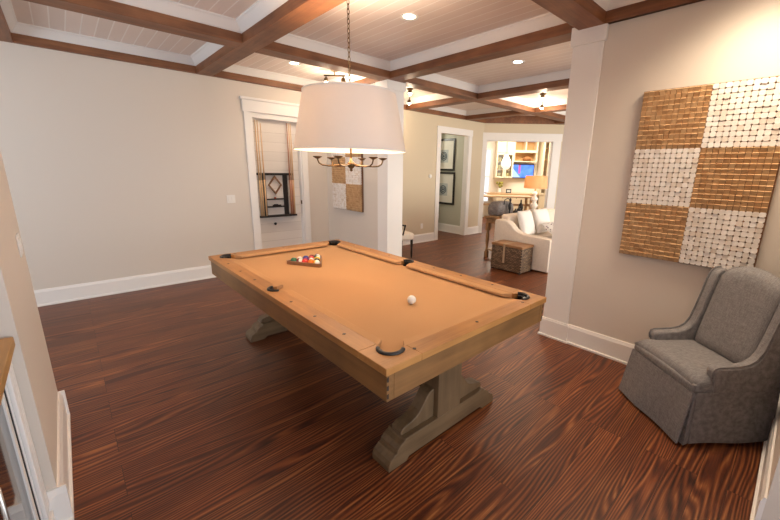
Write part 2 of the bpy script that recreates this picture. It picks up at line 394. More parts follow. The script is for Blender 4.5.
# ------------------------------------------------------------------ ceiling beams and crown strips
XB = [(-.37, -.17), (1.45, 1.645), (3.30, 3.50), (5.15, 5.35), (7.0, 7.2), (8.9, 9.1)]     # beams running along Y
YB = [(1.345, 1.555), (4.01, 4.225)]                                                       # beams running along X
YMIN = -2.0
k = 1
for i, (a, b) in enumerate(XB):
    y1 = WY if i < 3 else (LY if i < 5 else 4.5)
    struct('trim_%d' % (10+k), BX(a, b, YMIN, y1, BM, CZ+.01), BEAM['y'], .004); k += 1
for (a, b) in YB:
    w = MB(); x = -3.1
    for (c, d) in XB: w.box(x, c, a, b, BM, CZ+.01); x = d
    if a < 3: w.box(x, 11, a, b, BM, CZ+.01)
    struct('trim_%d' % (10+k), w, BEAM['x'], .004); k += 1
w = MB()
for x0, x1, yy in ((-3.1, XB[0][0], WY), (XB[0][1], XB[1][0], WY), (XB[1][1], XB[2][0], WY), (XB[2][1], XB[3][0], LY), (XB[3][1], XB[4][0], LY), (XB[4][1], 7.8, LY)):
    w.box(x0, x1, yy-.05, yy, BM, CZ+.01)
struct('trim_%d' % (10+k), w, BEAM['x'], .003); k += 1
struct('trim_%d' % (10+k), MB().box(-.06, 5.2, -.07, 0, BM, CZ+.01, MD), BEAM['d'], .003); k += 1
struct('trim_%d' % (10+k), MB().box(RX-.045, RX, -.13, 1.345, BM, CZ+.01), BEAM['y'], .003); k += 1
struct('trim_%d' % (10+k), MB().box(XB[1][1], RX-.045, -.13, -.08, BM, CZ+.01).box(XB[0][1], XB[1][0], -.13, -.08, BM, CZ+.01), BEAM['x'], .003); k += 1
def crown(x0, x1, y0, y1):
    global k
    w = MB()
    loops = [(0, 2.835), (.012, 2.845), (.05, CZ-.022), (.062, CZ-.012), (.062, CZ+.002), (0, CZ+.002)]
    vs = []
    for ins, z in loops: vs += [(x0+ins, y0+ins, z), (x1-ins, y0+ins, z), (x1-ins, y1-ins, z), (x0+ins, y1-ins, z)]
    fs = []
    for i in range(len(loops)):
        j = (i+1) % len(loops)
        for q in range(4): fs.append((i*4+q, i*4+(q+1) % 4, j*4+(q+1) % 4, j*4+q))
    w.add(vs, fs); struct('trim_%d' % (10+k), w, M_CROWN); k += 1
ys = [(-.08, 1.345), (1.555, 4.01), (4.225, WY-.05)]
xs = [(-.17, 1.45), (1.645, 3.30), (3.50, 5.15), (5.35, 7.0), (7.2, 8.9)]
for (a, b) in xs:
    for (c, d) in ys:
        if a > 7 and d > 5: continue
        if a > 3 and c < 0: c = -1.5
        if a > 1 and a < 2 and c < 0: b = RX-.045
        if a > 3 and d > 5: d = LY-.05
        crown(a, b, c, d)
        if a < 2: b = 1.45 if a < 1 else 3.30
crown(-3.1, -.37, 4.225, WY-.05); crown(-3.1, -.37, 1.555, 4.01)

# ------------------------------------------------------------------ recessed downlights
def downlight(x, y, label, power=26, spread=2.4):
    t = thing('downlight', label, 'ceiling light', (x, y, CZ), 0, 'recessed downlights in the plank ceiling')
    MB().lathe([(.052, .004), (.075, -.002), (.082, -.008), (.085, -.003), (.085, .003)], 28, cap=False).build('trim_ring', M_WHITEP, t)
    MB().lathe([(.001, -.001), (.055, -.001)], 24, cap=False).build('lens', M_GLOW, t)
    light('downlight_glow', 'SPOT', (x, y, CZ-.03), power, WARM, (0, 0, 0), spot_size=spread, spot_blend=.9, shadow_soft_size=.22)
    return t
downlight(2.47, 2.74, 'round recessed downlight in the ceiling bay over the pool table', 42, 2.6)
downlight(4.34, 2.78, 'round recessed downlight in the living room ceiling bay beyond the table')
downlight(2.44, 4.96, 'round recessed downlight in the ceiling bay before the cue door', 30)
downlight(2.92, .32, 'round recessed downlight above the grey armchair and near wall art', 105, 2.5)
downlight(.62, 2.78, 'round recessed downlight in the ceiling bay left of the table', 20)

# ------------------------------------------------------------------ pool table
TX0, TX1, TY0, TY1, TH = .85, 2.205, 1.05, 3.61, .80
TCX, TCY = (TX0+TX1)/2, (TY0+TY1)/2; HX, HY = (TX1-TX0)/2, (TY1-TY0)/2
T = thing('pool_table', 'oak pool table with camel felt and carved trestle pedestals in mid room', 'pool table', (TCX, TCY, 0))
RW = .108; RT = .036; BZ = TH-.034; CA = .205; PC = .128; PR = .060
def flip(pts, sx, sy):
    q = [(sx*(HX-u), sy*(HY-v)) for u, v in pts]
    return q
def pocket_wall(cx, cy, r, ac, half, parent):
    vs = []; fs = []; n = 20
    for rr in (r, r-.007):
        for z in (TH+.004, BZ-.035):
            for i in range(n+1): q = ac-half+2*half*i/n; vs.append((cx+rr*math.cos(q), cy+rr*math.sin(q), z))
    m_ = n+1
    for i in range(n):
        fs += [(i, i+1, m_+i+1, m_+i), (2*m_+i, 3*m_+i, 3*m_+i+1, 2*m_+i+1), (i, 2*m_+i, 2*m_+i+1, i+1), (m_+i, m_+i+1, 3*m_+i+1, 3*m_+i)]
    fs += [(0, m_, 3*m_, 2*m_), (n, 2*m_+n, 3*m_+n, m_+n)]
    MB().add(vs, fs).build('pocket_wall', M_BLACK, parent)
for sx in (-1, 1):
    for sy in (-1, 1):
        h = math.sqrt(PR**2-(RW-PC)**2)
        a0 = math.atan2(RW-PC, h); a1 = math.atan2(h, RW-PC)
        pts = [(0, 0), (CA, 0), (CA, RW)]+[(PC+PR*math.cos(q), PC+PR*math.sin(q)) for q in [a0-(a0+2*PI-a1)*i/16 for i in range(17)]]+[(RW, CA), (0, CA)]
        MB().prism(flip(pts, sx, sy), TH-RT, TH).build('corner_block', TW['x'], T, .003)
        # leather pocket: cup and rim
        cxp, cyp = sx*(HX-PC), sy*(HY-PC)
        cup = MB().lathe([(PR-.006, -.045), (PR-.008, -.06), (PR-.02, -.10), (.012, -.115)], 24, (cxp, cyp, TH), cap=False).build('pocket', M_BLACK, T)
        ac = math.atan2(sy, sx); pocket_wall(cxp, cyp, PR-.001, ac, 1.5, cup)
        MB().tube([(cxp+(PR-.002)*math.cos(q), cyp+(PR-.002)*math.sin(q), TH+.002) for q in [ac-1.5+3.0*i/22 for i in range(23)]], .0105, 10).build('pocket_rim', M_BLACK, cup)
        MB().tube([(cxp+(PR-.016)*math.cos(q), cyp+(PR-.016)*math.sin(q), TH-.012) for q in [ac-1.45+2.9*i/22 for i in range(23)]], .009, 10).build('pocket_lip', M_BLACK, cup)
SC = .082; SR = .052
for sx in (-1, 1):
    for sy in (-1, 1):
        hh = math.sqrt(SR**2-(RW-SC)**2); L = HY
        a0 = math.atan2(-hh, RW-SC)
        pts = [(0, CA), (RW, CA), (RW, L-hh)]+[(SC+SR*math.cos(q), L+SR*math.sin(q)) for q in [a0+(-PI-a0)*i/10 for i in range(11)]]+[(0, L)]
        MB().prism(flip(pts, sx, sy), TH-RT, TH).build('side_rail', TW['y'], T, .0025)
    cxp = sx*(HX-SC)
    cup = MB().lathe([(SR-.006, -.045), (SR-.008, -.06), (SR-.02, -.09), (.012, -.10)], 24, (cxp, 0, TH), cap=False).build('pocket', M_BLACK, T)
    ac = 0 if sx > 0 else PI; pocket_wall(cxp, 0, SR-.001, ac, 1.45, cup)
    MB().tube([(cxp+(SR-.002)*math.cos(q), (SR-.002)*math.sin(q), TH+.002) for q in [ac-1.5+3.0*i/20 for i in range(21)]], .0095, 10).build('pocket_rim', M_BLACK, cup)
    MB().tube([(cxp+(SR-.014)*math.cos(q), (SR-.014)*math.sin(q), TH-.012) for q in [ac-1.45+2.9*i/20 for i in range(21)]], .008, 10).build('pocket_lip', M_BLACK, cup)
for sy in (-1, 1):
    y0, y1 = sorted((sy*HY, sy*(HY-RW)))
    BX(-HX+CA, HX-CA, y0, y1, TH-RT, TH).build('end_rail', TW['x'], T, .0025)
# cushions: cloth wedge with mitred ends. v runs along the rail, u into the table
def cushion(v0, v1, c0, c1, fn):
    """base from v0 to v1 at the rail, nose shortened by c0 / c1"""
    U0, U1 = RW, RW+.052
    sec = [(0, TH-.001), (0, BZ), (1, TH-.022), (1, TH-.008), (.85, TH-.003)]
    vs = []
    for e, (vv, cc) in enumerate(((v0, c0), (v1, -c1))):
        for a, z in sec: x, y = fn(U0+(U1-U0)*a, vv+cc*a); vs.append((x, y, z))
    n = len(sec); fs = [tuple(range(n)), tuple(range(2*n-1, n-1, -1))]+[(i, (i+1) % n, n+(i+1) % n, n+i) for i in range(n)]
    MB().add(vs, fs).build('cushion', M_FELT, T)
for sx in (-1, 1):
    for sy in (-1, 1): cushion(.195, HY-.052, .04, .018, lambda u, v, sx=sx, sy=sy: (sx*(HX-u), sy*(HY-v)))
for sy in (-1, 1): cushion(.195, 2*HX-.195, .04, .04, lambda u, v, sy=sy: (HX-v, sy*(HY-u)))
# bed with bites at the pockets
ins = RW-.004; bed = []
bw, bh = HX-ins, HY-ins
def bite(cx, cy, r, a0, a1): return [(cx+r*math.cos(a0+(a1-a0)*i/8), cy+r*math.sin(a0+(a1-a0)*i/8)) for i in range(9)]
g = .052; pcx, pcy = HX-PC+.024, HY-PC+.024; scx = HX-SC+.008; SRB = .048
def chord(c, r, lim): return math.sqrt(max(0, r*r-(lim-c)**2))
bc = chord(pcx, g, bw)
pts = []
a = math.atan2(bc, bw-pcx)
# corners counter-clockwise, pocket arcs cut concave (bulging to the inside)
for (qx, qy) in ((1, -1), (1, 1), (-1, 1), (-1, -1)):
    P = [(pcx+g*math.cos(q), pcy+g*math.sin(q)) for q in [math.atan2(-chord(pcy, g, bw) if 0 else -bc, bw-pcx)+(-(2*PI-2*0)+0)*0 for _ in (0,)]]
    lo = math.atan2(-bc, bw-pcx); hi = math.atan2(bh-pcy, -bc)
    n = 10; seq = [lo-(lo+2*PI-hi)*i/n for i in range(n+1)]
    Q = [(pcx+g*math.cos(q), pcy+g*math.sin(q)) for q in seq]        # from the long side to the short side
    Q = [(qx*x, qy*y) for x, y in Q]
    if qx*qy < 0: Q = Q[::-1]
    pts += Q
    if (qx, qy) in ((1, -1), (-1, 1)):
        s_ = qx; h2 = chord(scx, SRB, bw); A = math.atan2(h2, bw-scx)
        seq = [-A-(2*PI-2*A)*i/10 for i in range(11)]
        R_ = [(s_*(scx+SRB*math.cos(q)), s_*(SRB*math.sin(q))) for q in seq]
        pts += R_
MB().prism(pts, BZ-.03, BZ).build('bed', M_FELT, T)
# sights
for sy in (-1, 1):
    for f in (-.5, 0, .5): MB().lathe([(.011, 0), (.011, .0012)], 4, (f*(2*HX-.42), sy*(HY-.055), TH), smooth=False).build('sight', M_INLAY, T)
for sx in (-1, 1):
    for f in (-.75, -.5, -.25, .25, .5, .75): MB().lathe([(.011, 0), (.011, .0012)], 4, (sx*(HX-.05), f*(HY-.10), TH), smooth=False).build('sight', M_INLAY, T)
# apron with dovetails at the corners
AI = .012; AZ0 = .632; AZ1 = TH-RT
for sx in (-1, 1):
    x0, x1 = sorted((sx*(HX-AI), sx*(HX-AI-.04)))
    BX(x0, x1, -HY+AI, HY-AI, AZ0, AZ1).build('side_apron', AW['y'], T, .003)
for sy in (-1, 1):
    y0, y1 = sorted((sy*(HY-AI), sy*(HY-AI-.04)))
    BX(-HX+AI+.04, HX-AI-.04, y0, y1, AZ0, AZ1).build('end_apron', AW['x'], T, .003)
    for sx in (-1, 1):
        d = MB()
        for z in (.648, .688, .728):
            d.prism([(sx*(HX-AI-.001), z), (sx*(HX-AI-.001), z+.02), (sx*(HX-AI-.011), z+.022), (sx*(HX-AI-.011), z-.002)], sy*(HY-AI-.001), sy*(HY-AI+.0012), 'y')
        d.build('dovetail', M_INLAY, T)
BX(-HX+.06, HX-.06, -HY+.06, HY-.06, AZ0+.03, BZ-.03).build('slate_frame', PW['y'], T)
# pedestals
def pedestal(yc):
    fl = .48
    half = [(fl, 0), (fl, .035), (fl-.012, .062), (fl-.045, .085), (fl-.06, .088), (fl-.063, .105), (fl-.085, .125), (fl-.115, .136), (fl-.12, .15), (.10, .15)]
    under = [(fl-.13, 0), (fl-.15, .022), (.08, .022)]
    pts = [(x, z) for x, z in half]+[(-x, z) for x, z in half[::-1]]+[(-x, z) for x, z in under]+[(x, z) for x, z in under[::-1]]
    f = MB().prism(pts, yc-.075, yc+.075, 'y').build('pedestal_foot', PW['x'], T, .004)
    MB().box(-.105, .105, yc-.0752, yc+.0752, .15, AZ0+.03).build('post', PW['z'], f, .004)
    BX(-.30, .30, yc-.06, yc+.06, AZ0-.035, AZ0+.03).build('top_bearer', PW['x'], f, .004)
    for s in (-1, 1):
        c = [(.105, .15), (.362, .15), (.368, .166), (.358, .185), (.335, .196), (.29, .203), (.25, .217), (.218, .24), (.193, .27), (.172, .30), (.152, .322), (.13, .333), (.105, .338)]
        MB().prism([(s*x, z) for x, z in c], yc-.042, yc+.042, 'y').build('scroll_bracket', PW['z'], f, .005)
pedestal(1.345-TCY); pedestal(3.36-TCY)
BX(-.06, .06, 1.40-TCY, 3.31-TCY, .25, .39).build('stretcher', PW['y'], T, .004)

# ------------------------------------------------------------------ balls and triangle
BR = .0285
def m_ball(name, c, stripe=None):
    m = mat(name, c, .08, spec=.7)
    t = NT(m); sp = t.n('ShaderNodeSeparateXYZ'); t.l(t.n('ShaderNodeTexCoord').outputs['Object'], sp.inputs[0])
    if stripe:
        f = t.math('LESS_THAN', t.math('ABSOLUTE', sp.outputs[2]), .0155)
        t.l(t.mix(f, (.85, .82, .74), stripe), t.b.inputs['Base Color'])
    return m
cb = MB().sphere((0, 0, 0), BR, 28, 16).build('cue_ball', mat('ivory_ball', (.86, .82, .74), .08, spec=.7))
cb.location = (1.50, 1.60, BZ+BR+.0005); tag(cb, 'plain white cue ball alone on the camel felt', 'billiard ball')
RXc, RYa = 1.492, 2.805
GR = {'yellow': (.85, .50, .03), 'blue': (.02, .05, .30), 'red': (.62, .03, .02), 'purple': (.12, .02, .16), 'orange': (.85, .22, .02), 'green': (.02, .14, .06), 'maroon': (.20, .02, .02), 'black': (.012, .012, .014)}
rows = [[('yellow', 1)], [('orange', 0), ('black', 0)], [('red', 0), ('blue', 1), ('yellow', 0)], [('maroon', 1), ('purple', 0), ('red', 0), ('green', 1)], [('green', 0), ('orange', 1), ('blue', 0), ('maroon', 0), ('purple', 1)]]
WORDS = ['apex', 'second row', 'third row', 'fourth row', 'back row']
for r, row in enumerate(rows):
    for c, (cn, st) in enumerate(row):
        q = MB().sphere((0, 0, 0), BR, 20, 12).build('pool_ball', m_ball('ball_%s_%d' % (cn, st), (.85, .82, .74) if st else GR[cn], GR[cn] if st else None))
        q.location = (RXc+(c-r/2)*2*BR*1.005, RYa+r*2*BR*.872, BZ+BR+.0005)
        q.rotation_euler = (random.uniform(.9, 1.5), random.uniform(-.3, .3), random.uniform(-.4, .4))
        tag(q, ('striped %s and white' % cn if st else 'solid %s' % cn)+' pool ball in the %s of the racked triangle' % WORDS[r], 'billiard ball', 'racked pool balls')
def tri(d):
    A = (RXc, RYa-d*2); B_ = (RXc-4*BR-d*1.73-.0003*0, RYa+8*BR*.872+d); C_ = (RXc+4*BR+d*1.73, RYa+8*BR*.872+d)
    return [A, B_, C_]
def rtri(d, rr):
    P = [Vector(p) for p in tri(d)]; out = []
    for i in range(3):
        a, b, c = P[i-1], P[i], P[(i+1) % 3]
        u = (a-b).normalized()*rr*1.73; v = (c-b).normalized()*rr*1.73
        for kk in range(7):
            s_ = kk/6; out.append(tuple(b+u*(1-s_)**2+v*s_**2))
    return out
o_, i_ = rtri(BR+.014, .03), rtri(BR+.002, .018)
n = len(o_); vs = [(x, y, BZ+.0006) for x, y in o_]+[(x, y, BZ+.0006) for x, y in i_]+[(x, y, BZ+.032) for x, y in o_]+[(x, y, BZ+.032) for x, y in i_]
fs = []
for i in range(n):
    j = (i+1) % n
    fs += [(i, j, 2*n+j, 2*n+i), (n+i, 3*n+i, 3*n+j, n+j), (2*n+i, 2*n+j, 3*n+j, 3*n+i), (i, n+i, n+j, j)]
q = MB().add(vs, fs).build('ball_triangle', wood('triangle_wood', 'x', (.16, .065, .022), (.27, .12, .045), .4), None, .0015)
tag(q, 'brown wooden triangle rack around the balls on the felt', 'ball rack')

# ------------------------------------------------------------------ pendant lamp over the table
PLX, PLY = 1.552, 2.333
P = thing('pendant_lamp', 'large white drum shade pendant lamp hanging on a chain over the table', 'pendant lamp', (PLX, PLY, 0))
sh = MB(); sh.lathe([(.400, 1.722), (.322, 2.112)], 64, cap=False); sh.lathe([(.396, 1.722), (.318, 2.112)], 64, cap=False)
sh.build('lamp_shade', M_SHADE, P, fix=False)
MB().lathe([(.394, 1.719), (.402, 1.719), (.402, 1.728), (.394, 1.728), (.394, 1.719)], 64, cap=False).build('shade_ring', M_WHITEP, P)
MB().lathe([(.316, 2.105), (.325, 2.105), (.325, 2.115), (.316, 2.115), (.316, 2.105)], 64, cap=False).build('shade_ring', M_WHITEP, P)
MB().lathe([(.0065, 1.66), (.0065, 2.14)], 12).build('stem', M_BRASS, P)
MB().lathe([(.002, 1.575), (.012, 1.583), (.008, 1.594), (.022, 1.606), (.030, 1.622), (.024, 1.64), (.010, 1.652), (.008, 1.67)], 20).build('finial', M_BRONZE, P)
sp = MB()
for kk in range(3): a = 2*PI*kk/3+.4; sp.tube([(0, 0, 2.107), (.317*math.cos(a), .317*math.sin(a), 2.110)], .004, 6)
sp.build('shade_spider', M_BRASS, P)
for kk in range(6):
    a = 2*PI*kk/6+.62; ca, sa = math.cos(a), math.sin(a)
    prof = [(.02, 1.628), (.08, 1.618), (.16, 1.613), (.205, 1.618), (.228, 1.632), (.236, 1.652), (.238, 1.668)]
    arm = MB().tube([(r*ca, r*sa, z) for r, z in prof], .0055, 8).build('arm', M_BRONZE, P)
    MB().lathe([(.008, 1.660), (.022, 1.668), (.032, 1.674), (.033, 1.678), (.012, 1.679)], 16, (.238*ca, .238*sa, 0)).build('candle_cup', M_BRONZE, arm)
ch = MB(); z = 2.135; i = 0
while z < BM-.03:
    ring = []
    for q in range(12):
        a = 2*PI*q/12; x = .0085*math.cos(a); zz = z+.019+.0185*math.sin(a)
        ring.append((x, 0, zz) if i % 2 == 0 else (0, x, zz))
    ch.tube(ring, .0025, 6, closed=True); z += .029; i += 1
ch.build('chain', M_BRONZE, P)
MB().lathe([(.055, BM-.001), (.055, BM-.012), (.03, BM-.03), (.006, BM-.034)], 24).build('ceiling_canopy', M_BRONZE, P)
for kk in range(3):
    a = 2*PI*kk/3+2.6; bx_, by_ = .17*math.cos(a), .17*math.sin(a)
    b = MB().lathe([(.012, 1.90), (.014, 1.92), (.026, 1.95), (.03, 1.975), (.022, 2.0), (.002, 2.008)], 16, (bx_, by_, 0)).build('bulb', M_BULBP, P)
    MB().tube([(0, 0, 1.87), (bx_, by_, 1.88), (bx_, by_, 1.905)], .008, 8).build('socket', M_BRASS, b)
light('pendant_uplight', 'SPOT', (PLX, PLY, 1.95), 110, (1.0, .80, .60), (PI, 0, 0), spot_size=1.8, spot_blend=.9, shadow_soft_size=.10)
light('pendant_glow', 'POINT', (PLX+.17*math.cos(2.6), PLY+.17*math.sin(2.6), 1.92), 17, (1.0, .52, .22), shadow_soft_size=.05)
light('pendant_glow', 'POINT', (PLX+.05, PLY-.03, 1.78), 5, (1.0, .84, .66), shadow_soft_size=.10)

# ------------------------------------------------------------------ grey armchair in the corner
FX, FY = -.77, .638
AX, AY = 2.705, .45                       # middle of the front edge
A = thing('armchair', 'grey tweed skirted armchair with low sloping arms under the wall art', 'chair', (AX, AY, 0), math.atan2(FX, -FY)+PI)
# local: +y backwards... x across; front edge at y=0, back at y=-.55 (front faces +y)
A.rotation_euler = (0, 0, math.atan2(FY, FX)-PI/2)
cw = .275; dp = .555
MB().box(-cw+.01, cw-.01, -dp+.02, -.015, .04, .35).build('seat_base', M_TWEED, A)
sc = MB()
nu, nv = 14, 14; top = []
sc.pillow(2*cw+.01, .47, .12, Matrix.Translation((0, -.225, .395)), 20, 20, 7)
sc.build('seat', M_TWEED, A)
BX(-cw-.002, cw+.002, -.44, .012, .345, .405).build('seat_band', M_TWEED, A, .02, 3)
def skirt(pts_top, pts_bot, th, name):
    """cloth panel between two polylines"""
    n = len(pts_top); v = Vector
    vs = []
    for off in (0, 1):
        for rr in (pts_top, pts_bot):
            for p in rr: vs.append(v(p)+v(th)*off)
    fs = []
    for i in range(n-1):
        fs += [(i, i+1, n+i+1, n+i), (2*n+i, 3*n+i, 3*n+i+1, 2*n+i+1), (i, 2*n+i, 2*n+i+1, i+1), (n+i, n+i+1, 3*n+i+1, 3*n+i)]
    fs += [(0, n, 3*n, 2*n), (n-1, 3*n-1, 4*n-1, 2*n-1)]
    return MB().add(vs, fs).build(name, M_TWEED, A, 0, sub=0)
N = 12
fr = [-1+2*i/N for i in range(N+1)]
skirt([(x*cw, .014, .352) for x in fr], [(x*(cw+.012), .062+.012*math.sin(3*x)*(1-x*x), .016) for x in fr], (0, -.012, 0), 'front_skirt')
for s in (-1, 1):
    yy = [-.012-(dp-.03)*i/N for i in range(N+1)]
    skirt([(s*(cw+.004), y, .352) for y in yy], [(s*(cw+.022+.006*math.sin(14*y)), y, .016) for y in yy], (-s*.012, 0, 0), 'side_skirt')
    # folded pleat gusset between the panels
    skirt([(s*(cw-.004), .0, .345), (s*(cw+.004), -.008, .345), (s*cw, -.02, .345)], [(s*(cw-.02), .03, .014), (s*(cw+.03), .03, .014), (s*(cw+.012), -.02, .014)], (-s*.006, -.006, 0), 'pleat')
skirt([(x*cw, -dp+.012, .352) for x in fr], [(x*(cw+.012), -dp, .016) for x in fr], (0, .012, 0), 'rear_skirt')
# arms rising into wings
prof = [(-.105, .345), (-.10, .44), (-.093, .475), (-.10, .498), (-.125, .508), (-.16, .508), (-.25, .512), (-.31, .525), (-.35, .552), (-.378, .60), (-.40, .68), (-.425, .79), (-.445, .89), (-.462, .945), (-.49, .972), (-.53, .978), (-.552, .96), (-.552, .345)]
for s in (-1, 1):
    x0, x1 = sorted((s*(cw+.006), s*(cw-.06)))
    MB().prism(prof, x0, x1, 'x').build('arm', M_TWEED, A, .016, 4)
    MB().tube([(s*(cw-.004), y+.004, z+.004) for y, z in prof[1:-2]], .005, 6).build('piping', M_TWEED, A)
# backrest cushion, slightly bowed
bk = MB(); nx, nz = 14, 14; vs = []
for side in (0, 1):
    for i in range(nx+1):
        for j in range(nz+1):
            u = -1+2*i/nx; vq = j/nz
            e = ((1-abs(u)**8)*(1-abs(2*vq-1)**8))**.5
            yc = -.395-.115*vq; x = u*(cw-.052)
            z = .43+.535*vq+.078*(1-u*u)*vq**2
            vs.append((x, yc+(.045 if side == 0 else -.055)*e, z))
o2 = (nx+1)*(nz+1)
fs = []
for side in (0, 1):
    for i in range(nx):
        for j in range(nz):
            a = side*o2+i*(nz+1)+j; f_ = (a, a+nz+1, a+nz+2, a+1); fs.append(f_ if side else f_[::-1])
bk.add(vs, fs, True); bk.build('backrest', M_TWEED, A)

# ------------------------------------------------------------------ checkered block art
def block_art(name, label, loc, parity, n=12):
    R = thing(name, label, 'wall art', loc, 0)
    sq = .4135; g = sq/n
    BX(-.03, -.002, -sq-.006, sq+.006, -.006, 3*sq+.006).build('backing_board', M_BACKING, R, .002)
    for r in range(3):
        for c in range(2):
            nat = (r+c+parity) % 2 == 0
            b = MB(); y0 = sq*(1-c); z0 = sq*r          # c=0 on the viewer's left (larger y)
            for i in range(n):
                for j in range(n):
                    cy = y0-(i+.5)*g; cz = z0+(j+.5)*g
                    if nat:
                        d = random.uniform(.016, .022); tilt = random.uniform(.26, .46)
                        M = Matrix.Translation((-.03-d/2, cy, cz)) @ Matrix.Rotation(random.gauss(0, .03), 4, 'X') @ Matrix.Rotation(-tilt, 4, 'Y')
                        b.box(-d/2, d/2, -g*.455, g*.455, -g*.50, g*.48, M)
                    else:
                        d = random.uniform(.015, .021); w_ = g*random.uniform(.475, .49)
                        M = Matrix.Translation((-.03, cy, cz)) @ Matrix.Rotation(random.gauss(0, .04), 4, 'X') @ Matrix.Rotation(random.gauss(0, .03), 4, 'Y') @ Matrix.Rotation(random.gauss(0, .03), 4, 'Z')
                        q = [(w_*x, w_*z) for x, z in ((-1, -.6), (-.6, -1), (.6, -1), (1, -.6), (1, .6), (.6, 1), (-.6, 1), (-1, .6))]
                        b.prism(q, -d, .004, 'x', M)
            b.build('checker_square', M_BLOCKN if nat else M_BLOCKW, R, weld=False)
    return R
block_art('block_wall_art', 'large tan and white checkered wood block panel on the wall above the armchair', (RX, .572, .962), 0)
block_art('block_wall_art', 'tan and white checkered block panel on the alcove wall beside the far column', (RX, 5.10, .94), 1)

# ------------------------------------------------------------------ cue rack with cues
YB_ = WY+.083
C = thing('cue_rack', 'black wall cue rack with diamond rack and two shelves in the white door niche', 'cue rack', (0, YB_, 0))
MB().box(2.215, 2.285, -.025, 0, .84, 1.485).build('upright', M_DARKWOOD, C, .003)
MB().box(2.565, 2.635, -.025, 0, .84, 1.485).build('upright', M_DARKWOOD, C, .003)
MB().box(2.15, 2.72, -.058, 0, 1.465, 1.50).build('cue_clip_rail', M_DARKWOOD, C, .003)
MB().box(2.13, 2.74, -.092, 0, .815, .842).build('bottom_shelf', M_DARKWOOD, C, .003)
for z in (1.085, .965): MB().box(2.285, 2.565, -.06, 0, z, z+.018).build('shelf', M_DARKWOOD, C, .002)
cues = [2.168, 2.200, 2.655, 2.685, 2.712, 2.245]
cl = ['pale cue standing at the far left end of the cue rack', 'second pale cue from the left end of the cue rack', 'reddish cue just right of the rack frame', 'middle one of the three cues right of the rack frame', 'cue standing at the right end of the cue rack', 'pale cue standing close against the left upright of the rack']
M_CUER = mat('cue_reddish', (.42, .17, .085), .35)
for i, x in enumerate(cues):
    top = 2.26 if i != 5 else 2.22
    yq = YB_-.0735
    R = thing('pool_cue', cl[i], 'pool cue', (x, yq, .8425), 0, 'pool cues on the rack')
    MB().lathe([(.0125, 0), (.0125, .30), (.011, .55)], 12).build('cue_butt', M_CUER if i in (2, 3) else M_CUE, R)
    MB().lathe([(.0108, .55), (.0085, 1.0), (.0062, top-.8425)], 12).build('cue_shaft', M_CUER if i == 2 else M_CUE, R)
    MB().lathe([(.0064, top-.8425), (.0064, top-.8425+.012)], 10).build('cue_tip', M_WHITEP, R)
dz = MB(); P4 = [(2.425, 1.462), (2.315, 1.315), (2.425, 1.168), (2.535, 1.315)]
Q4 = [(2.425, 1.430), (2.338, 1.315), (2.425, 1.200), (2.512, 1.315)]
vs = [(x, y, z) for y in (-.045, -.015) for ring in (P4, Q4) for x, z in ring]
fs = []
for i in range(4):
    j = (i+1) % 4
    fs += [(i, j, 4+j, 4+i), (8+i, 12+i, 12+j, 8+j), (i, 8+i, 8+j, j), (4+i, 4+j, 12+j, 12+i)]
o = dz.add(vs, fs).build('diamond_rack', mat('diamond_rack_wood', (.22, .10, .035), .45), None, .002); o.location = (0, YB_, 0)
tag(o, 'brown wooden diamond ball rack hung inside the black cue rack', 'ball rack')
o = MB().box(2.37, 2.50, YB_-.05, YB_-.01, .9835, 1.003).box(2.385, 2.45, YB_-.045, YB_-.02, 1.003, 1.015).build('table_brush', M_DARKWOOD, None, .004)
tag(o, 'small black table brush lying on the lower cue rack shelf', 'brush')
o = MB().box(2.40, 2.425, YB_-.045, YB_-.02, 1.1035, 1.125).build('chalk_cube', mat('chalk_red', (.45, .09, .05), .9), None, .003)
tag(o, 'small reddish chalk cube on the upper cue rack shelf', 'chalk')
o = MB().lathe([(.012, 0), (.012, .012), (.02, .022), (.022, .03), (.012, .036)], 16, M=Matrix.Translation((2.392, WY+.085, .70)) @ Matrix.Rotation(PI/2, 4, 'X')).build('wall_hook', M_BLACK)
tag(o, 'small black hook on the white plank panel below the cue rack', 'hook')
o = MB().box(NX1-.032, NX1-.02, WY+.01, WY+.04, 1.0, 1.06).build('door_latch', M_BRONZE, None, .002)
tag(o, 'small dark latch plate on the right jamb beside the cue rack', 'latch')

# ------------------------------------------------------------------ switches, outlets, thermostat
def plate(label, cat, loc, rz, gang=1, name='light_switch', kind='switch'):
    t = thing(name, label, cat, loc, rz)
    w_ = .035+.023*(gang-1)
    BX(-w_, w_, -.006, 0, -.058, .058).build('cover_plate', M_WHITEP, t, .003)
    for q in range(gang):
        x = (q-(gang-1)/2)*.046
        if kind == 'switch': BX(x-.015, x+.015, -.010, -.005, -.032, .032).build('rocker', M_WHITEP, t, .002)
        else:
            for z in (-.02, .02): BX(x-.014, x+.014, -.008, -.005, z-.014, z+.014).build('socket', M_WHITEP, t, .002)
    return t
plate('white double light switch on the long beige wall left of the cue door', 'light switch', (1.735, WY-.0003, 1.125), 0, 2)
plate('white light switch on the foreground wall stub at the left edge', 'light switch', (-.2247, 2.80, 1.17), PI/2, 2)
plate('white power outlet low on the living room wall left of the hall doorway', 'outlet', (5.70, LY-.0003, .37), 0, 1, 'wall_outlet', 'outlet')
plate('white power outlet low on the hall wall under the framed prints', 'outlet', (7.2497, 6.75, .38), -PI/2, 1, 'wall_outlet', 'outlet')
o = MB().lathe([(.045, 0), (.045, .012), (.038, .022), (.002, .024)], 24, M=Matrix.Translation((5.92, LY-.0003, 1.46)) @ Matrix.Rotation(PI/2, 4, 'X')).build('thermostat', M_WHITEP)
tag(o, 'round white thermostat on the wall left of the hall doorway', 'thermostat')

